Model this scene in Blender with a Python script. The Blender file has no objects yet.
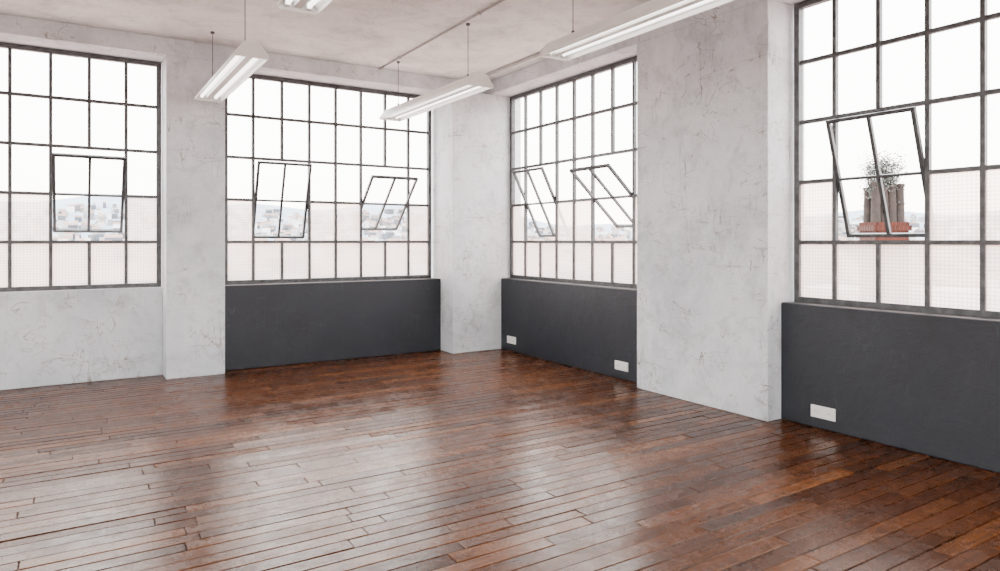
import bpy, math, random
from mathutils import Vector, Matrix
random.seed(7)
S = bpy.context.scene
COL = S.collection

# ---------------------------------------------------------------- materials
def mat(name):
    m = bpy.data.materials.new(name); m.use_nodes = True
    nt = m.node_tree
    return m, nt, nt.nodes['Principled BSDF'], nt.nodes['Material Output']
def N(nt, t, **kw):
    n = nt.nodes.new(t)
    for k, v in kw.items():
        if k in n.inputs.keys(): n.inputs[k].default_value = v
        else: setattr(n, k, v)
    return n
def ramp(nt, fac, stops):
    r = nt.nodes.new('ShaderNodeValToRGB'); e = r.color_ramp.elements
    while len(e) < len(stops): e.new(0.5)
    for i, (p, c) in enumerate(stops):
        e[i].position = p; e[i].color = (*c, 1) if len(c) == 3 else c
    nt.links.new(fac, r.inputs[0]); return r
def mix(nt, fac, a, b, blend='MIX'):
    n = nt.nodes.new('ShaderNodeMix'); n.data_type = 'RGBA'; n.blend_type = blend
    for sock, v in ((n.inputs[0], fac), (n.inputs[6], a), (n.inputs[7], b)):
        if isinstance(v, bpy.types.NodeSocket): nt.links.new(v, sock)
        elif isinstance(v, (int, float)): sock.default_value = v
        else: sock.default_value = (*v, 1)
    return n.outputs[2]
def coords(nt, scale=(1, 1, 1), rot=(0, 0, 0)):
    tc = nt.nodes.new('ShaderNodeTexCoord'); mp = nt.nodes.new('ShaderNodeMapping')
    mp.inputs['Scale'].default_value = scale; mp.inputs['Rotation'].default_value = rot
    nt.links.new(tc.outputs['Object'], mp.inputs[0]); return mp.outputs[0]
def noise(nt, vec, scale, detail=6, rough=0.6, dist=0.0):
    n = N(nt, 'ShaderNodeTexNoise', Scale=scale, Detail=detail, Roughness=rough, Distortion=dist)
    nt.links.new(vec, n.inputs['Vector']); return n.outputs[0]
def bump(nt, h, strength, dist, bsdf):
    b = N(nt, 'ShaderNodeBump', Strength=strength, Distance=dist)
    nt.links.new(h, b.inputs['Height']); nt.links.new(b.outputs[0], bsdf.inputs['Normal'])

def plaster(name, base, dirt, scuff, amount=1.0, rough=0.75, patch=0.78, scr=1.0):
    m, nt, b, o = mat(name); v = coords(nt)
    big = noise(nt, v, 1.1, 9, 0.68, 0.4)
    r1 = ramp(nt, big, [(0.36, dirt), (0.48, tuple((p * .6 + q * .4) for p, q in zip(base, dirt))), (0.60, base)])
    mid = noise(nt, v, 3.2, 12, 0.76, 0.5)
    r2 = ramp(nt, mid, [(0.36, (patch,) * 3), (0.44, ((1 + patch) / 2,) * 3), (0.50, (1, 1, 1))])
    c = mix(nt, amount, r1.outputs[0], r2.outputs[0], 'MULTIPLY')
    fine = ramp(nt, noise(nt, v, 20, 8, 0.75), [(0.32, (0.72,) * 3), (0.44, (1, 1, 1))]).outputs[0]
    c = mix(nt, .65 * amount, c, fine, 'MULTIPLY')
    # trowel arcs / scratches: thin contour lines of distorted noise
    def lines(vec, sc, det, lo, wd, dist):
        n = noise(nt, vec, sc, det, 0.45, dist)
        return ramp(nt, n, [(lo - wd, (0, 0, 0)), (lo, (1, 1, 1)), (lo + wd, (0, 0, 0))]).outputs[0]
    l1 = lines(coords(nt, (1, 1, 2.2), (0.5, 0.4, 0.3)), 1.8, 3, 0.57, 0.005, 1.0)
    l2 = lines(coords(nt, (2.5, 2.5, 0.7), (0.3, -0.5, 0.9)), 1.5, 3, 0.44, 0.004, 0.7)
    l3 = lines(coords(nt, (3.0, 3.0, 0.6), (-0.6, 0.5, 0.2)), 1.3, 2, 0.50, 0.004, 0.5)
    l4 = lines(coords(nt, (0.7, 0.7, 3.0), (0.7, -0.6, 0.2)), 1.5, 2, 0.47, 0.004, 0.5)
    where = ramp(nt, noise(nt, v, 1.9, 6, 0.65), [(0.47, (0, 0, 0)), (0.54, (1, 1, 1))]).outputs[0]
    sc = noise(nt, coords(nt, (2.0, 2.0, 3.5)), 4.5, 14, 0.85, 1.2)
    r3 = ramp(nt, sc, [(0.575, (0, 0, 0)), (0.62, (1, 1, 1))]).outputs[0]
    f = mix(nt, 1.0, l1, l2, 'ADD'); f = mix(nt, 1.0, f, l3, 'ADD'); f = mix(nt, 1.0, f, l4, 'ADD'); f = mix(nt, 1.0, f, r3, 'ADD'); f = mix(nt, 1.0, f, where, 'MULTIPLY')
    f = mix(nt, 1.0, f, (0.8 * scr,) * 3, 'MULTIPLY')
    c2 = mix(nt, f, c, scuff)
    nt.links.new(c2, b.inputs['Base Color'])
    b.inputs['Roughness'].default_value = rough
    bump(nt, mid, 0.4, 0.03, b)
    return m
M_WALL = plaster('weathered_white_concrete', (0.71, 0.745, 0.775), (0.52, 0.555, 0.595), (0.22, 0.19, 0.17))
M_CEIL = plaster('ceiling_concrete', (0.88, 0.865, 0.85), (0.66, 0.645, 0.635), (0.42, 0.39, 0.37), 0.9, scr=.7)
M_DARK = plaster('charcoal_paint', (0.0135, 0.0175, 0.025), (0.009, 0.012, 0.0175), (0.04, 0.046, 0.056), 0.6, 0.5, scr=.6)

def simple(name, col, rough=0.5, metal=0.0, var=0.15, scale=8):
    m, nt, b, o = mat(name); v = coords(nt)
    n = noise(nt, v, scale, 6, 0.6)
    r = ramp(nt, n, [(0.3, tuple(c * (1 - var) for c in col)), (0.7, tuple(min(1, c * (1 + var)) for c in col))])
    nt.links.new(r.outputs[0], b.inputs['Base Color'])
    b.inputs['Roughness'].default_value = rough; b.inputs['Metallic'].default_value = metal
    return m
M_STEEL = simple('painted_steel', (0.065, 0.068, 0.072), 0.45, 0.2, 0.45, 14)
M_WHITE = simple('white_enamel', (0.82, 0.82, 0.80), 0.35, 0, 0.04)
M_PLAST = simple('white_plastic', (0.82, 0.82, 0.80), 0.3, 0, 0.02)
M_HOLE = simple('dark_plastic', (0.03, 0.03, 0.03), 0.5)
M_CABLE = simple('cable_rubber', (0.06, 0.06, 0.06), 0.6)
M_PIPE = simple('grey_conduit', (0.35, 0.34, 0.33), 0.6)
M_ROOF = simple('city_roofs', (0.26, 0.17, 0.145), 0.9, 0, 0.3, 0.05)
M_GROUND = simple('city_ground', (0.42, 0.29, 0.25), 0.95, 0, 0.2, 0.02)
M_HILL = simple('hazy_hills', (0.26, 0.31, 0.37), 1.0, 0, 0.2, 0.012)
M_POT = simple('sooty_terracotta', (0.018, 0.012, 0.010), 0.9, 0, 0.6, 6)
M_LEAF = simple('dry_foliage', (0.07, 0.075, 0.07), 0.9, 0, 0.4, 6)
def city_mat():
    m, nt, b, o = mat('city_facades')
    at = nt.nodes.new('ShaderNodeAttribute'); at.attribute_name = 'tone'
    sep = nt.nodes.new('ShaderNodeSeparateColor'); nt.links.new(at.outputs['Color'], sep.inputs[0])
    r = ramp(nt, sep.outputs[0], [(0, (0.08, 0.095, 0.125)), (0.35, (0.22, 0.205, 0.21)), (0.6, (0.40, 0.38, 0.37)), (1, (0.8, 0.8, 0.8))])
    v = coords(nt)
    br = N(nt, 'ShaderNodeTexBrick', Scale=0.25); nt.links.new(v, br.inputs['Vector'])
    br.inputs['Color1'].default_value = (1, 1, 1, 1); br.inputs['Color2'].default_value = (0.8, 0.8, 0.8, 1); br.inputs['Mortar'].default_value = (0.5, 0.5, 0.5, 1)
    nt.links.new(mix(nt, .8, r.outputs[0], br.outputs[0], 'MULTIPLY'), b.inputs['Base Color']); b.inputs['Roughness'].default_value = .9
    return m
M_CITY = city_mat()

def tube_mat():
    m, nt, b, o = mat('fluorescent_tube')
    v = coords(nt); n = noise(nt, v, 3)
    r = ramp(nt, n, [(0, (1, 0.95, 0.9)), (1, (1, 0.98, 0.95))])
    nt.links.new(r.outputs[0], b.inputs['Base Color']); nt.links.new(r.outputs[0], b.inputs['Emission Color'])
    b.inputs['Emission Strength'].default_value = 5.0
    return m
M_TUBE = tube_mat()

def brick_mat():
    m, nt, b, o = mat('red_brick'); v = coords(nt)
    br = N(nt, 'ShaderNodeTexBrick', Scale=4.0)
    br.inputs['Color1'].default_value = (0.060, 0.017, 0.012, 1); br.inputs['Color2'].default_value = (0.035, 0.012, 0.009, 1)
    br.inputs['Mortar'].default_value = (0.06, 0.045, 0.04, 1)
    nt.links.new(v, br.inputs['Vector']); nt.links.new(br.outputs[0], b.inputs['Base Color'])
    b.inputs['Roughness'].default_value = 0.9
    b.inputs['Specular IOR Level'].default_value = 0.1
    return m
M_BRICK = brick_mat()

def glass_clear():
    m, nt, b, o = mat('clear_glass'); nt.nodes.remove(b)
    v = coords(nt); n = noise(nt, v, 2)
    r = ramp(nt, n, [(0, (0.93, 0.94, 0.94)), (1, (0.97, 0.97, 0.97))])
    tr = N(nt, 'ShaderNodeBsdfTransparent'); nt.links.new(r.outputs[0], tr.inputs[0])
    gl = N(nt, 'ShaderNodeBsdfGlossy', Roughness=0.03)
    fr = N(nt, 'ShaderNodeFresnel', IOR=1.35)
    mx = nt.nodes.new('ShaderNodeMixShader')
    nt.links.new(fr.outputs[0], mx.inputs[0]); nt.links.new(tr.outputs[0], mx.inputs[1]); nt.links.new(gl.outputs[0], mx.inputs[2])
    nt.links.new(mx.outputs[0], o.inputs[0]); return m
def glass_frost():
    m, nt, b, o = mat('ribbed_frosted_glass'); nt.nodes.remove(b)
    tc = nt.nodes.new('ShaderNodeTexCoord'); sep = nt.nodes.new('ShaderNodeSeparateXYZ')
    nt.links.new(tc.outputs['Object'], sep.inputs[0])
    def M(op, a, b_=None):
        n = nt.nodes.new('ShaderNodeMath'); n.operation = op
        for i, x in enumerate((a, b_)):
            if x is None: continue
            if isinstance(x, bpy.types.NodeSocket): nt.links.new(x, n.inputs[i])
            else: n.inputs[i].default_value = x
        return n.outputs[0]
    h = M('ADD', sep.outputs[0], sep.outputs[1])
    k = 2 * math.pi / 0.030
    g = M('MAXIMUM', M('SINE', M('MULTIPLY', h, k)), M('SINE', M('MULTIPLY', sep.outputs[2], k)))
    r = ramp(nt, g, [(0.0, (0.86, 0.75, 0.70)), (1.0, (0.60, 0.50, 0.46))])
    tl = N(nt, 'ShaderNodeBsdfTranslucent'); nt.links.new(r.outputs[0], tl.inputs[0])
    tr = N(nt, 'ShaderNodeBsdfTransparent'); nt.links.new(r.outputs[0], tr.inputs[0])
    mx = nt.nodes.new('ShaderNodeMixShader'); mx.inputs[0].default_value = 0.6
    nt.links.new(tr.outputs[0], mx.inputs[1]); nt.links.new(tl.outputs[0], mx.inputs[2])
    gl = N(nt, 'ShaderNodeBsdfGlossy', Roughness=0.2)
    m2 = nt.nodes.new('ShaderNodeMixShader'); m2.inputs[0].default_value = 0.04
    nt.links.new(mx.outputs[0], m2.inputs[1]); nt.links.new(gl.outputs[0], m2.inputs[2])
    nt.links.new(m2.outputs[0], o.inputs[0]); return m
M_GLASS = glass_clear(); M_FROST = glass_frost()

def floor_mat():
    m, nt, b, o = mat('varnished_wood_planks')
    at = nt.nodes.new('ShaderNodeAttribute'); at.attribute_name = 'plank'
    sep = nt.nodes.new('ShaderNodeSeparateColor'); nt.links.new(at.outputs['Color'], sep.inputs[0])
    tc = nt.nodes.new('ShaderNodeTexCoord')
    off = nt.nodes.new('ShaderNodeVectorMath'); off.operation = 'MULTIPLY'; off.inputs[1].default_value = (37, 19, 0)
    nt.links.new(at.outputs['Color'], off.inputs[0])
    ad = nt.nodes.new('ShaderNodeVectorMath'); nt.links.new(tc.outputs['Object'], ad.inputs[0]); nt.links.new(off.outputs[0], ad.inputs[1])
    mp = nt.nodes.new('ShaderNodeMapping'); mp.inputs['Scale'].default_value = (1.2, 14, 1)
    nt.links.new(ad.outputs[0], mp.inputs[0])
    grain = noise(nt, mp.outputs[0], 3.0, 12, 0.7, 0.8)
    base = ramp(nt, sep.outputs[0], [(0.0, (0.038, 0.0112, 0.0034)), (0.4, (0.066, 0.0205, 0.0062)), (0.8, (0.100, 0.034, 0.0105)), (1.0, (0.145, 0.054, 0.018))])
    gr = ramp(nt, grain, [(0.32, (0.42, 0.38, 0.36)), (0.65, (1.25, 1.2, 1.15))])
    c = mix(nt, 0.9, base.outputs[0], gr.outputs[0], 'MULTIPLY')
    big = noise(nt, tc.outputs['Object'], 3.4, 12, 0.78, 0.5)
    worn = ramp(nt, big, [(0.54, (0, 0, 0)), (0.65, (0.5, 0.5, 0.5))])
    c = mix(nt, worn.outputs[0], c, (0.042, 0.029, 0.029))
    dk = ramp(nt, noise(nt, mp.outputs[0], 1.3, 8, 0.75, 0.5), [(0.32, (0.22, 0.20, 0.20)), (0.46, (1, 1, 1))])
    c = mix(nt, 0.75, c, dk.outputs[0], 'MULTIPLY')
    nt.links.new(c, b.inputs['Base Color'])
    rr = ramp(nt, noise(nt, tc.outputs['Object'], 5.0, 12, 0.8, 0.3), [(0.35, (0.17,) * 3), (0.65, (0.36,) * 3)])
    nt.links.new(rr.outputs[0], b.inputs['Roughness'])
    b.inputs['IOR'].default_value = 1.30
    b.inputs['Specular IOR Level'].default_value = 0.5
    b.inputs['Specular Tint'].default_value = (1.0, 0.76, 0.60, 1)
    bump(nt, grain, 0.14, 0.004, b)
    return m
M_FLOOR = floor_mat()
M_SUB = simple('subfloor_dark', (0.012, 0.008, 0.006), 0.9)

# ---------------------------------------------------------------- mesh helpers
FACES = [(0, 3, 2, 1), (4, 5, 6, 7), (0, 1, 5, 4), (1, 2, 6, 5), (2, 3, 7, 6), (3, 0, 4, 7)]
class MB:
    def __init__(s): s.v = []; s.f = []; s.m = []
    def box(s, a0, a1, b0, b1, c0, c1, T=None, mi=0):
        i = len(s.v)
        for p in ((a0, b0, c0), (a1, b0, c0), (a1, b1, c0), (a0, b1, c0), (a0, b0, c1), (a1, b0, c1), (a1, b1, c1), (a0, b1, c1)):
            s.v.append(tuple(T(Vector(p))) if T else p)
        for f in FACES: s.f.append(tuple(i + k for k in f)); s.m.append(mi)
    def quad(s, pts, mi=0):
        i = len(s.v); s.v += [tuple(p) for p in pts]; s.f.append(tuple(range(i, i + len(pts)))); s.m.append(mi)
    def cyl(s, p0, p1, r, n=12, mi=0, r1=None):
        p0 = Vector(p0); p1 = Vector(p1); d = (p1 - p0).normalized()
        a = d.orthogonal().normalized(); b = d.cross(a); i = len(s.v); r1 = r if r1 is None else r1
        for k in range(n):
            t = 2 * math.pi * k / n; q = a * math.cos(t) + b * math.sin(t)
            s.v.append(tuple(p0 + q * r)); s.v.append(tuple(p1 + q * r1))
        for k in range(n):
            k2 = (k + 1) % n
            s.f.append((i + 2 * k, i + 2 * k2, i + 2 * k2 + 1, i + 2 * k + 1)); s.m.append(mi)
        s.f.append(tuple(i + 2 * k for k in reversed(range(n)))); s.m.append(mi)
        s.f.append(tuple(i + 2 * k + 1 for k in range(n))); s.m.append(mi)
    def obj(s, name, mats, parent=None, bevel=0, fix=True):
        me = bpy.data.meshes.new(name); me.from_pydata(s.v, [], s.f)
        if not isinstance(mats, (list, tuple)): mats = [mats]
        for m in mats: me.materials.append(m)
        me.polygons.foreach_set('material_index', s.m)
        me.update()
        if fix:
            import bmesh
            bm = bmesh.new(); bm.from_mesh(me); bmesh.ops.recalc_face_normals(bm, faces=bm.faces); bm.to_mesh(me); bm.free()
        o = bpy.data.objects.new(name, me); COL.objects.link(o)
        if parent: o.parent = parent
        if bevel:
            b = o.modifiers.new('bevel', 'BEVEL'); b.width = bevel; b.segments = 2; b.limit_method = 'ANGLE'
        return o
def empty(name, loc=(0, 0, 0)):
    e = bpy.data.objects.new(name, None); e.empty_display_size = 0.2; COL.objects.link(e); e.location = loc
    return e

# ---------------------------------------------------------------- room dims
CEIL = 3.95; SILL = 1.05; HEAD = 3.75
XR, XL = 5.58, -5.90      # window planes
YB, YF = 9.10, -4.60
PR, PB = 5.215, 8.675     # pier faces
OUT = 0.18                # wall thickness outside the window plane

# ---- back wall
w = MB()
w.box(-6.1, 0.945, 9.0, YB + OUT, 0, SILL)                 # below left windows
w.box(0.945, 1.585, PB, YB + OUT, 0, HEAD)                 # pier
w.box(-2.60, -2.03, PB, 8.999, 0, SILL); w.box(-2.60, -2.03, PB, YB + OUT, SILL, HEAD)
w.box(-6.1, -5.50, PB, 8.999, 0, SILL); w.box(-6.1, -5.50, PB, YB + OUT, SILL, HEAD)
w.box(4.596, XR + OUT, 8.485, YB + OUT, 0, HEAD)           # corner column
w.box(-6.1, XR + OUT, PB, YB + OUT, HEAD, CEIL)            # head beam
w.obj('wall_back', M_WALL, bevel=0.008)
w = MB(); w.box(1.585, 4.596, 8.855, YB + OUT, 0, SILL)
w.obj('trim_1', M_DARK, bevel=0.012)
# ---- right wall
w = MB()
w.box(PR, XR + OUT, 3.80, 5.44, 0, HEAD)
w.box(PR, XR + OUT, -0.90, 0.74, 0, HEAD)
w.box(PR, XR + OUT, YF - OUT, -3.90, 0, HEAD)
w.box(PR, XR + OUT, YF - OUT, PB - 0.001, HEAD, CEIL)
w.obj('wall_right', M_WALL, bevel=0.008)
for i, (a, b) in enumerate(((5.44, 8.485), (0.74, 3.80), (-3.90, -0.90))):
    w = MB(); w.box(5.40, XR + OUT, a, b, 0, SILL); w.obj('trim_%d' % (i + 2), M_DARK, bevel=0.012)
# ---- left and front walls (behind the camera), openings added to let in sky light
w = MB()
w.box(XL - OUT, XL + 0.2, YF - OUT, 8.67, 0, SILL); w.box(XL - OUT, XL + 0.2, YF - OUT, 8.67, HEAD, CEIL)
for a, b in ((7.6, 8.67), (3.6, 4.7), (-0.4, 0.7), (YF - OUT, -3.3)):
    w.box(XL - OUT, XL + 0.3, a, b, SILL, HEAD)
w.obj('wall_left', M_WALL)
w = MB()
w.box(XL + 0.21, 5.39, YF - OUT, YF + 0.2, 0, SILL); w.box(XL + 0.21, 5.2, YF - OUT, YF + 0.2, HEAD, CEIL)
for a, b in ((XL + 0.31, -5.0), (-2.08, -1.0), (1.92, 2.2), (5.12, 5.2)):
    w.box(a, b, YF - OUT, YF + 0.2, SILL, HEAD)
w.obj('wall_front', M_WALL)
# ---- ceiling
w = MB(); w.box(XL - OUT, XR + OUT, YF - OUT, YB + OUT, CEIL, CEIL + 0.25); w.obj('ceiling', M_CEIL)
w = MB(); w.cyl((3.56, YF + .2, CEIL - 0.012), (3.56, PB, CEIL - 0.012), 0.010)
for y in range(-4, 9, 2): w.box(3.54, 3.58, y - .01, y + .01, CEIL - 0.026, CEIL)
w.obj('ceiling_conduit', M_PIPE)
w = MB(); w.cyl((4.95, YF + .2, CEIL - 0.02), (4.95, PB, CEIL - 0.02), 0.02)
w.obj('ceiling_conduit.001', M_PIPE)

# ---- floor (individual boards, one mesh)
def floor():
    w = MB(); cols = []; W = 0.108; g = 0.0018; bv = 0.004
    y = YF - 0.1
    while y < YB + 0.05:
        x = XL - 0.1 - random.random() * 1.2
        while x < XR + 0.1:
            L = random.uniform(0.7, 1.9)
            x0, x1 = max(x, XL - .1) + g, min(x + L, XR + .1) - g; y0, y1 = y + g, y + W - g
            x += L
            if x1 - x0 < 0.05: continue
            sx = random.gauss(0, .0011); sy = random.gauss(0, .0010); h = random.gauss(0, .0005) - .0018
            hc = [h - sx - sy, h + sx - sy, h + sx + sy, h - sx + sy]
            i = len(w.v)
            P = ((x0 + bv, y0 + bv), (x1 - bv, y0 + bv), (x1 - bv, y1 - bv), (x0 + bv, y1 - bv))
            Q = ((x0, y0), (x1, y0), (x1, y1), (x0, y1))
            for (a, b), z in zip(P, hc): w.v.append((a, b, z))
            for (a, b), z in zip(Q, hc): w.v.append((a, b, z - .0035))
            for (a, b) in Q: w.v.append((a, b, -.018))
            w.f.append((i, i + 1, i + 2, i + 3)); w.m.append(0)
            for k in range(4):
                k2 = (k + 1) % 4
                w.f.append((i + 4 + k, i + 4 + k2, i + k2, i + k)); w.m.append(0)
                w.f.append((i + 8 + k, i + 8 + k2, i + 4 + k2, i + 4 + k)); w.m.append(0)
            r = (random.random(), random.random(), random.random(), 1)
            cols += [r] * 12
        y += W
    w.box(XL - OUT, XR + OUT, YF - OUT, YB + OUT, -0.2, -0.012, mi=1); cols += [(0, 0, 0, 1)] * 8
    o = w.obj('floor', [M_FLOOR, M_SUB], fix=False)
    a = o.data.color_attributes.new('plank', 'FLOAT_COLOR', 'POINT')
    a.data.foreach_set('color', [c for r in cols for c in r])
floor()

# ---------------------------------------------------------------- windows
def window(name, O, U, Nn, sashes, pw=0.3665, nc=8, frost=True):
    """O: start point on the window plane, U: along, Nn: inward normal"""
    O = Vector(O); U = Vector(U); Nn = Vector(Nn); Z = Vector((0, 0, 1))
    T = lambda p: O + U * p.x + Nn * p.y + Z * p.z
    W = pw * nc; z0, z1 = SILL, HEAD - .005; rh = (z1 - z0) / 5
    e = empty(name)
    b = MB(); fw = .05
    b.box(0, fw, -.03, .03, z0, z1, T); b.box(W - fw, W, -.03, .03, z0, z1, T)
    b.box(fw, W - fw, -.03, .03, z0, z0 + fw, T); b.box(fw, W - fw, -.03, .03, z1 - fw, z1, T)
    def insash(c, r): return any(s <= c < s + 2 for s, _ in sashes) and r in (1, 2)
    mw = .017
    for c in range(1, nc):
        for r in range(5):
            if insash(c, r) and insash(c - 1, r): continue
            b.box(c * pw - mw, c * pw + mw, -.02, .02, z0 + r * rh, z0 + (r + 1) * rh, T)
    for r in range(1, 5):
        for c in range(nc):
            if insash(c, r) and insash(c, r - 1): continue
            b.box(c * pw, (c + 1) * pw, -.019, .019, z0 + r * rh - mw, z0 + r * rh + mw, T)
    b.obj('frame_bars', M_STEEL, e)
    gc = MB(); gf = MB()
    for c in range(nc):
        for r in range(5):
            if insash(c, r): continue
            g = gf if (frost and r < 2) else gc
            x0, x1, a, d = c * pw + .005, (c + 1) * pw - .005, z0 + r * rh + .005, z0 + (r + 1) * rh - .005
            g.quad([T(Vector(p)) for p in ((x0, 0, a), (x1, 0, a), (x1, 0, d), (x0, 0, d))])
    gc.obj('clear_panes', M_GLASS, e, fix=False)
    if gf.v: gf.obj('frosted_panes', M_FROST, e, fix=False)
    for i, (s, ang) in enumerate(sashes):
        zp = z0 + 2 * rh; h = rh - .02; x0 = s * pw + .018; x1 = (s + 2) * pw - .018; xm = (x0 + x1) / 2
        ca, sa = math.cos(math.radians(ang)), math.sin(math.radians(ang))
        def R(p): # p.y normal, p.z relative height
            return T(Vector((p.x, p.y * ca + p.z * sa, zp + p.z * ca - p.y * sa)))
        q = MB(); t = .016; m2 = .03
        q.box(x0, x0 + m2, -t, t, -h, h, R); q.box(x1 - m2, x1, -t, t, -h, h, R)
        q.box(x0 + m2, x1 - m2, -t, t, -h, -h + m2, R); q.box(x0 + m2, x1 - m2, -t, t, h - m2, h, R)
        q.box(xm - .014, xm + .014, -t + .002, t - .002, -h + m2, h - m2, R)
        q.box(x0 + m2, x1 - m2, -t + .004, t - .004, -.011, .011, R)
        q.obj('sash_%d' % (i + 1), M_STEEL, e)
        g = MB(); g.quad([R(Vector(p)) for p in ((x0 + .02, 0, -h + .02), (x1 - .02, 0, -h + .02), (x1 - .02, 0, h - .02), (x0 + .02, 0, h - .02))])
        g.obj('sash_glass_%d' % (i + 1), M_GLASS, e, fix=False)
        k = MB(); k.cyl(T(Vector((x0 - .02, 0, zp))), T(Vector((x0 + .03, 0, zp))), .012); k.cyl(T(Vector((x1 - .03, 0, zp))), T(Vector((x1 + .02, 0, zp))), .012)
        k.obj('pivots_%d' % (i + 1), M_STEEL, e)
    return e
window('window_1', (0.935 - 8 * .37, YB, 0), (1, 0, 0), (0, -1, 0), [(1, 25), (5, 36)], pw=.37)
window('window_2', (1.64, YB, 0), (1, 0, 0), (0, -1, 0), [(1, 20), (5, 46)], pw=.3635)
window('window_3', (XR, 8.47, 0), (0, -1, 0), (-1, 0, 0), [(1, 27), (5, 48)], pw=.373)
window('window_4', (XR, 3.77, 0), (0, -1, 0), (-1, 0, 0), [(1, 18), (5, 25)], pw=.375)
window('window_5', (XR, -.91, 0), (0, -1, 0), (-1, 0, 0), [], pw=.373)
window('window_6', (-5.50, YB, 0), (1, 0, 0), (0, -1, 0), [], pw=.3625)
n = 7
for y in (4.7, 0.7, -3.3):  # unseen left-side windows, added so sky light reaches the window walls
    window('window_%d' % n, (XL, y, 0), (0, 1, 0), (1, 0, 0), [], pw=2.9 / 8, frost=False); n += 1
for x in (-5.0, -1.0, 2.2):  # unseen front windows, added to brighten the room from behind
    window('window_%d' % n, (x, YF, 0), (1, 0, 0), (0, 1, 0), [], pw=2.92 / 8, frost=False); n += 1

# ---------------------------------------------------------------- sockets
def socket(y, z=.15):
    e = empty('wall_socket', (5.40, y, z))
    a = MB(); a.box(-.014, 0, -.11, .11, -.052, .052); a.obj('plate', M_PLAST, e, bevel=.004)
    a = MB()
    for s in (-1, 1):
        c = s * .055
        a.box(-.019, -.013, c - .042, c + .042, -.038, .038, mi=0)
        for t in (-1, 1): a.cyl((-.0205, c + t * .011, 0), (-.018, c + t * .011, 0), .004, 8, 1)
    a.obj('inserts', [M_PLAST, M_HOLE], e, bevel=.001)
socket(3.39, .145); socket(5.876, .155); socket(8.19, .17)

# ---------------------------------------------------------------- pendant luminaires
def light_fixture(x, y0, y1):
    zc = 3.28
    e = empty('pendant_light_fixture', (x, (y0 + y1) / 2, zc)); L = (y1 - y0) / 2
    outer = [(-.145, -.06), (-.145, -.03), (-.085, .05), (-.06, .075), (.06, .075), (.085, .05), (.145, -.03), (.145, -.06)]
    inner = [(.138, -.06), (.136, -.03), (.078, .035), (.035, .040), (.028, -.035), (-.028, -.035), (-.035, .040), (-.078, .035), (-.136, -.03), (-.138, -.06)]
    prof = outer + inner
    w = MB(); n = len(prof)
    for yy in (-L + .02, L - .02):
        for p in prof: w.v.append((p[0], yy, p[1]))
    for k in range(n):
        k2 = (k + 1) % n; w.f.append((k, k2, n + k2, n + k)); w.m.append(0)
    for s in (-1, 1):
        ya, yb = s * (L - .02), s * L
        i = len(w.v); m = len(outer)
        for yy in (ya, yb):
            for p in outer: w.v.append((p[0] * 1.02, yy, p[1] * 1.02))
        for k in range(m):
            k2 = (k + 1) % m; w.f.append((i + k, i + k2, i + m + k2, i + m + k)); w.m.append(0)
        w.f.append(tuple(i + k for k in range(m))); w.m.append(0); w.f.append(tuple(i + m + k for k in range(m))); w.m.append(0)
    w.obj('reflector_housing', M_WHITE, e)
    t = MB()
    for s in (-1, 1):
        t.cyl((s * .075, -L + .06, -.018), (s * .075, L - .06, -.018), .017, 14, 0)
    t.obj('fluorescent_tubes', M_TUBE, e)
    t = MB()
    for s in (-1, 1):
        for q in (-1, 1): t.box(s * .075 - .02, s * .075 + .02, q * (L - .04) - .018, q * (L - .04) + .018, -.04, .02)
    t.obj('lamp_holders', M_PLAST, e)
    c = MB()
    for s in (-1, 1):
        yy = s * (L - .28)
        c.cyl((0, yy, .11), (0, yy, CEIL - zc), .004, 8); c.box(-.010, .010, yy - .010, yy + .010, .073, .12)
        c.cyl((0, yy, CEIL - zc - .02), (0, yy, CEIL - zc), .022, 14)
    c.obj('suspension_cables', M_CABLE, e)
light_fixture(1.36, 6.22, 8.45); light_fixture(3.64, 6.10, 8.50)
light_fixture(1.36, 2.3, 4.83); light_fixture(3.64, 2.3, 4.85)
light_fixture(1.36, -1.5, 1.06); light_fixture(3.64, -1.5, 1.06)

# ---------------------------------------------------------------- outside
GZ = -18
w = MB(); w.quad([(-3000, -3000, GZ), (3000, -3000, GZ), (3000, 3000, GZ), (-3000, 3000, GZ)]); w.obj('ground_outside', M_GROUND, fix=False)
w = MB(); prev = None; K = 160
def ridge(a): return 42 + 14 * math.sin(a * 5 + 1) + 7 * math.sin(a * 13) + 4 * math.sin(a * 37 + 2)
for k in range(K + 1):
    a = math.radians(-30 + 170 * k / K); h = ridge(a)
    p = (600 * math.cos(a), 600 * math.sin(a), GZ - 1), (1000 * math.cos(a), 1000 * math.sin(a), h)
    if prev: w.quad([prev[0], p[0], p[1], prev[1]])
    prev = p
w.obj('distant_hills', M_HILL, fix=False)
w = MB(); tones = []
def bld(x, y, z, sx, sy, h, roof):
    t = random.random()
    w.box(x - sx, x + sx, y - sy, y + sy, z, z + h, mi=0); tones.extend([t] * 8)
    if roof:
        i0 = len(w.v); z = z + h + .01
        w.v += [(x - sx, y - sy, z), (x + sx, y - sy, z), (x + sx, y + sy, z), (x - sx, y + sy, z), (x - sx, y, z + 2), (x + sx, y, z + 2)]
        for f in ((0, 1, 5, 4), (2, 3, 4, 5), (0, 4, 3), (1, 2, 5)): w.f.append(tuple(i0 + k for k in f)); w.m.append(1)
        tones.extend([t] * 6)
for i in range(2600):
    a = random.uniform(math.radians(-10), math.radians(115)); d = random.uniform(90, 600)
    h = random.uniform(7, 15) + (d / 600) * random.uniform(0, 9)
    bld(d * math.cos(a), d * math.sin(a), GZ, random.uniform(2, 6), random.uniform(2, 6), h, random.random() < .5)
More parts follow.
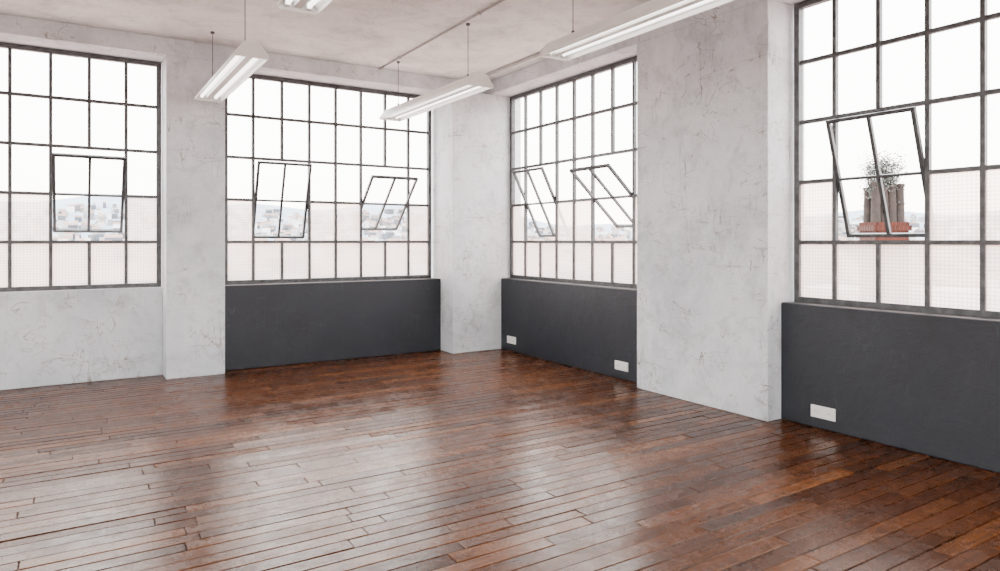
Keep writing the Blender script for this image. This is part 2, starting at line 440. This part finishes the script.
for i in range(4200):
    a = random.uniform(math.radians(-10), math.radians(115)); q = random.random() ** 1.8 * .8; d = 600 + 400 * q
    z = GZ + (ridge(a) - GZ) * q
    s = random.uniform(1.5, 4.0)
    bld(d * math.cos(a), d * math.sin(a), z - 6, s, random.uniform(2, 5), 6 + random.uniform(2, 6), random.random() < .4)
o = w.obj('city_buildings', [M_CITY, M_ROOF])
at = o.data.color_attributes.new('tone', 'FLOAT_COLOR', 'POINT')
at.data.foreach_set('color', [c for t in tones for c in (t, t, t, 1)])

# brick chimney stack with pots and scrub growing on it
e = empty('brick_chimney', (20.3, 10.85, GZ)); e.rotation_euler = (0, 0, math.radians(-30))
T0 = 2.15 - GZ
w = MB(); w.box(-.50, .50, -.40, .40, 0, T0 - .25); w.box(-.56, .56, -.45, .45, T0 - .25, T0 - .1); w.box(-.51, .51, -.41, .41, T0 - .1, T0)
w.obj('stack', M_BRICK, e)
w = MB()
for i in range(4):
    x = -.36 + i * .24
    for yy in (-.19, .19):
        h = .85 + .28 * random.random()
        w.cyl((x, yy, T0), (x, yy, T0 + h), .13, 14, 0, .11); w.cyl((x, yy, T0 + h), (x, yy, T0 + h + .09), .135, 14, 0)
        w.cyl((x, yy, T0 + h * .5), (x, yy, T0 + h * .5 + .05), .135, 14, 0)
w.obj('chimney_pots', M_POT, e)
w = MB()
for i in range(90):
    a = random.uniform(0, 6.28); b0 = Vector((random.uniform(-.45, .3), 0, T0 + .7)); p = b0 + Vector((.30 * math.cos(a) * random.random(), .3 * math.sin(a) * random.random(), random.uniform(.2, 1.1)))
    w.cyl(tuple(b0), tuple(p), .010, 5)
    for j in range(34):
        c = p + Vector((random.gauss(0, .10), random.gauss(0, .10), random.gauss(0, .14))); s = .032
        u = Vector((random.gauss(0, 1), random.gauss(0, 1), random.gauss(0, 1))).normalized(); v = u.orthogonal().normalized()
        w.quad([c - u * s, c + v * s, c + u * s, c - v * s])
w.obj('scrub_growth', M_LEAF, e, fix=False)

# ---------------------------------------------------------------- world
W = bpy.data.worlds.new('sky'); S.world = W; W.use_nodes = True
nt = W.node_tree; bg = nt.nodes['Background']
tc = nt.nodes.new('ShaderNodeTexCoord'); sp = nt.nodes.new('ShaderNodeSeparateXYZ'); nt.links.new(tc.outputs['Generated'], sp.inputs[0])
r = ramp(nt, sp.outputs[2], [(0.0, (1.0, 0.88, 0.80)), (0.12, (1, 0.95, 0.91)), (0.35, (1, 0.99, 0.98)), (1.0, (0.93, 0.97, 1.0))])
nt.links.new(r.outputs[0], bg.inputs[0]); bg.inputs[1].default_value = 15.0

# ---------------------------------------------------------------- camera
cam = bpy.data.cameras.new('camera'); co = bpy.data.objects.new('camera', cam); COL.objects.link(co)
co.location = (0, 0, 1.6); co.rotation_euler = (math.radians(90), 0, -math.radians(32.4))
cam.sensor_width = 36; cam.lens = 24.44; cam.shift_y = -0.0445; cam.clip_end = 5000; cam.clip_start = .05
S.camera = co
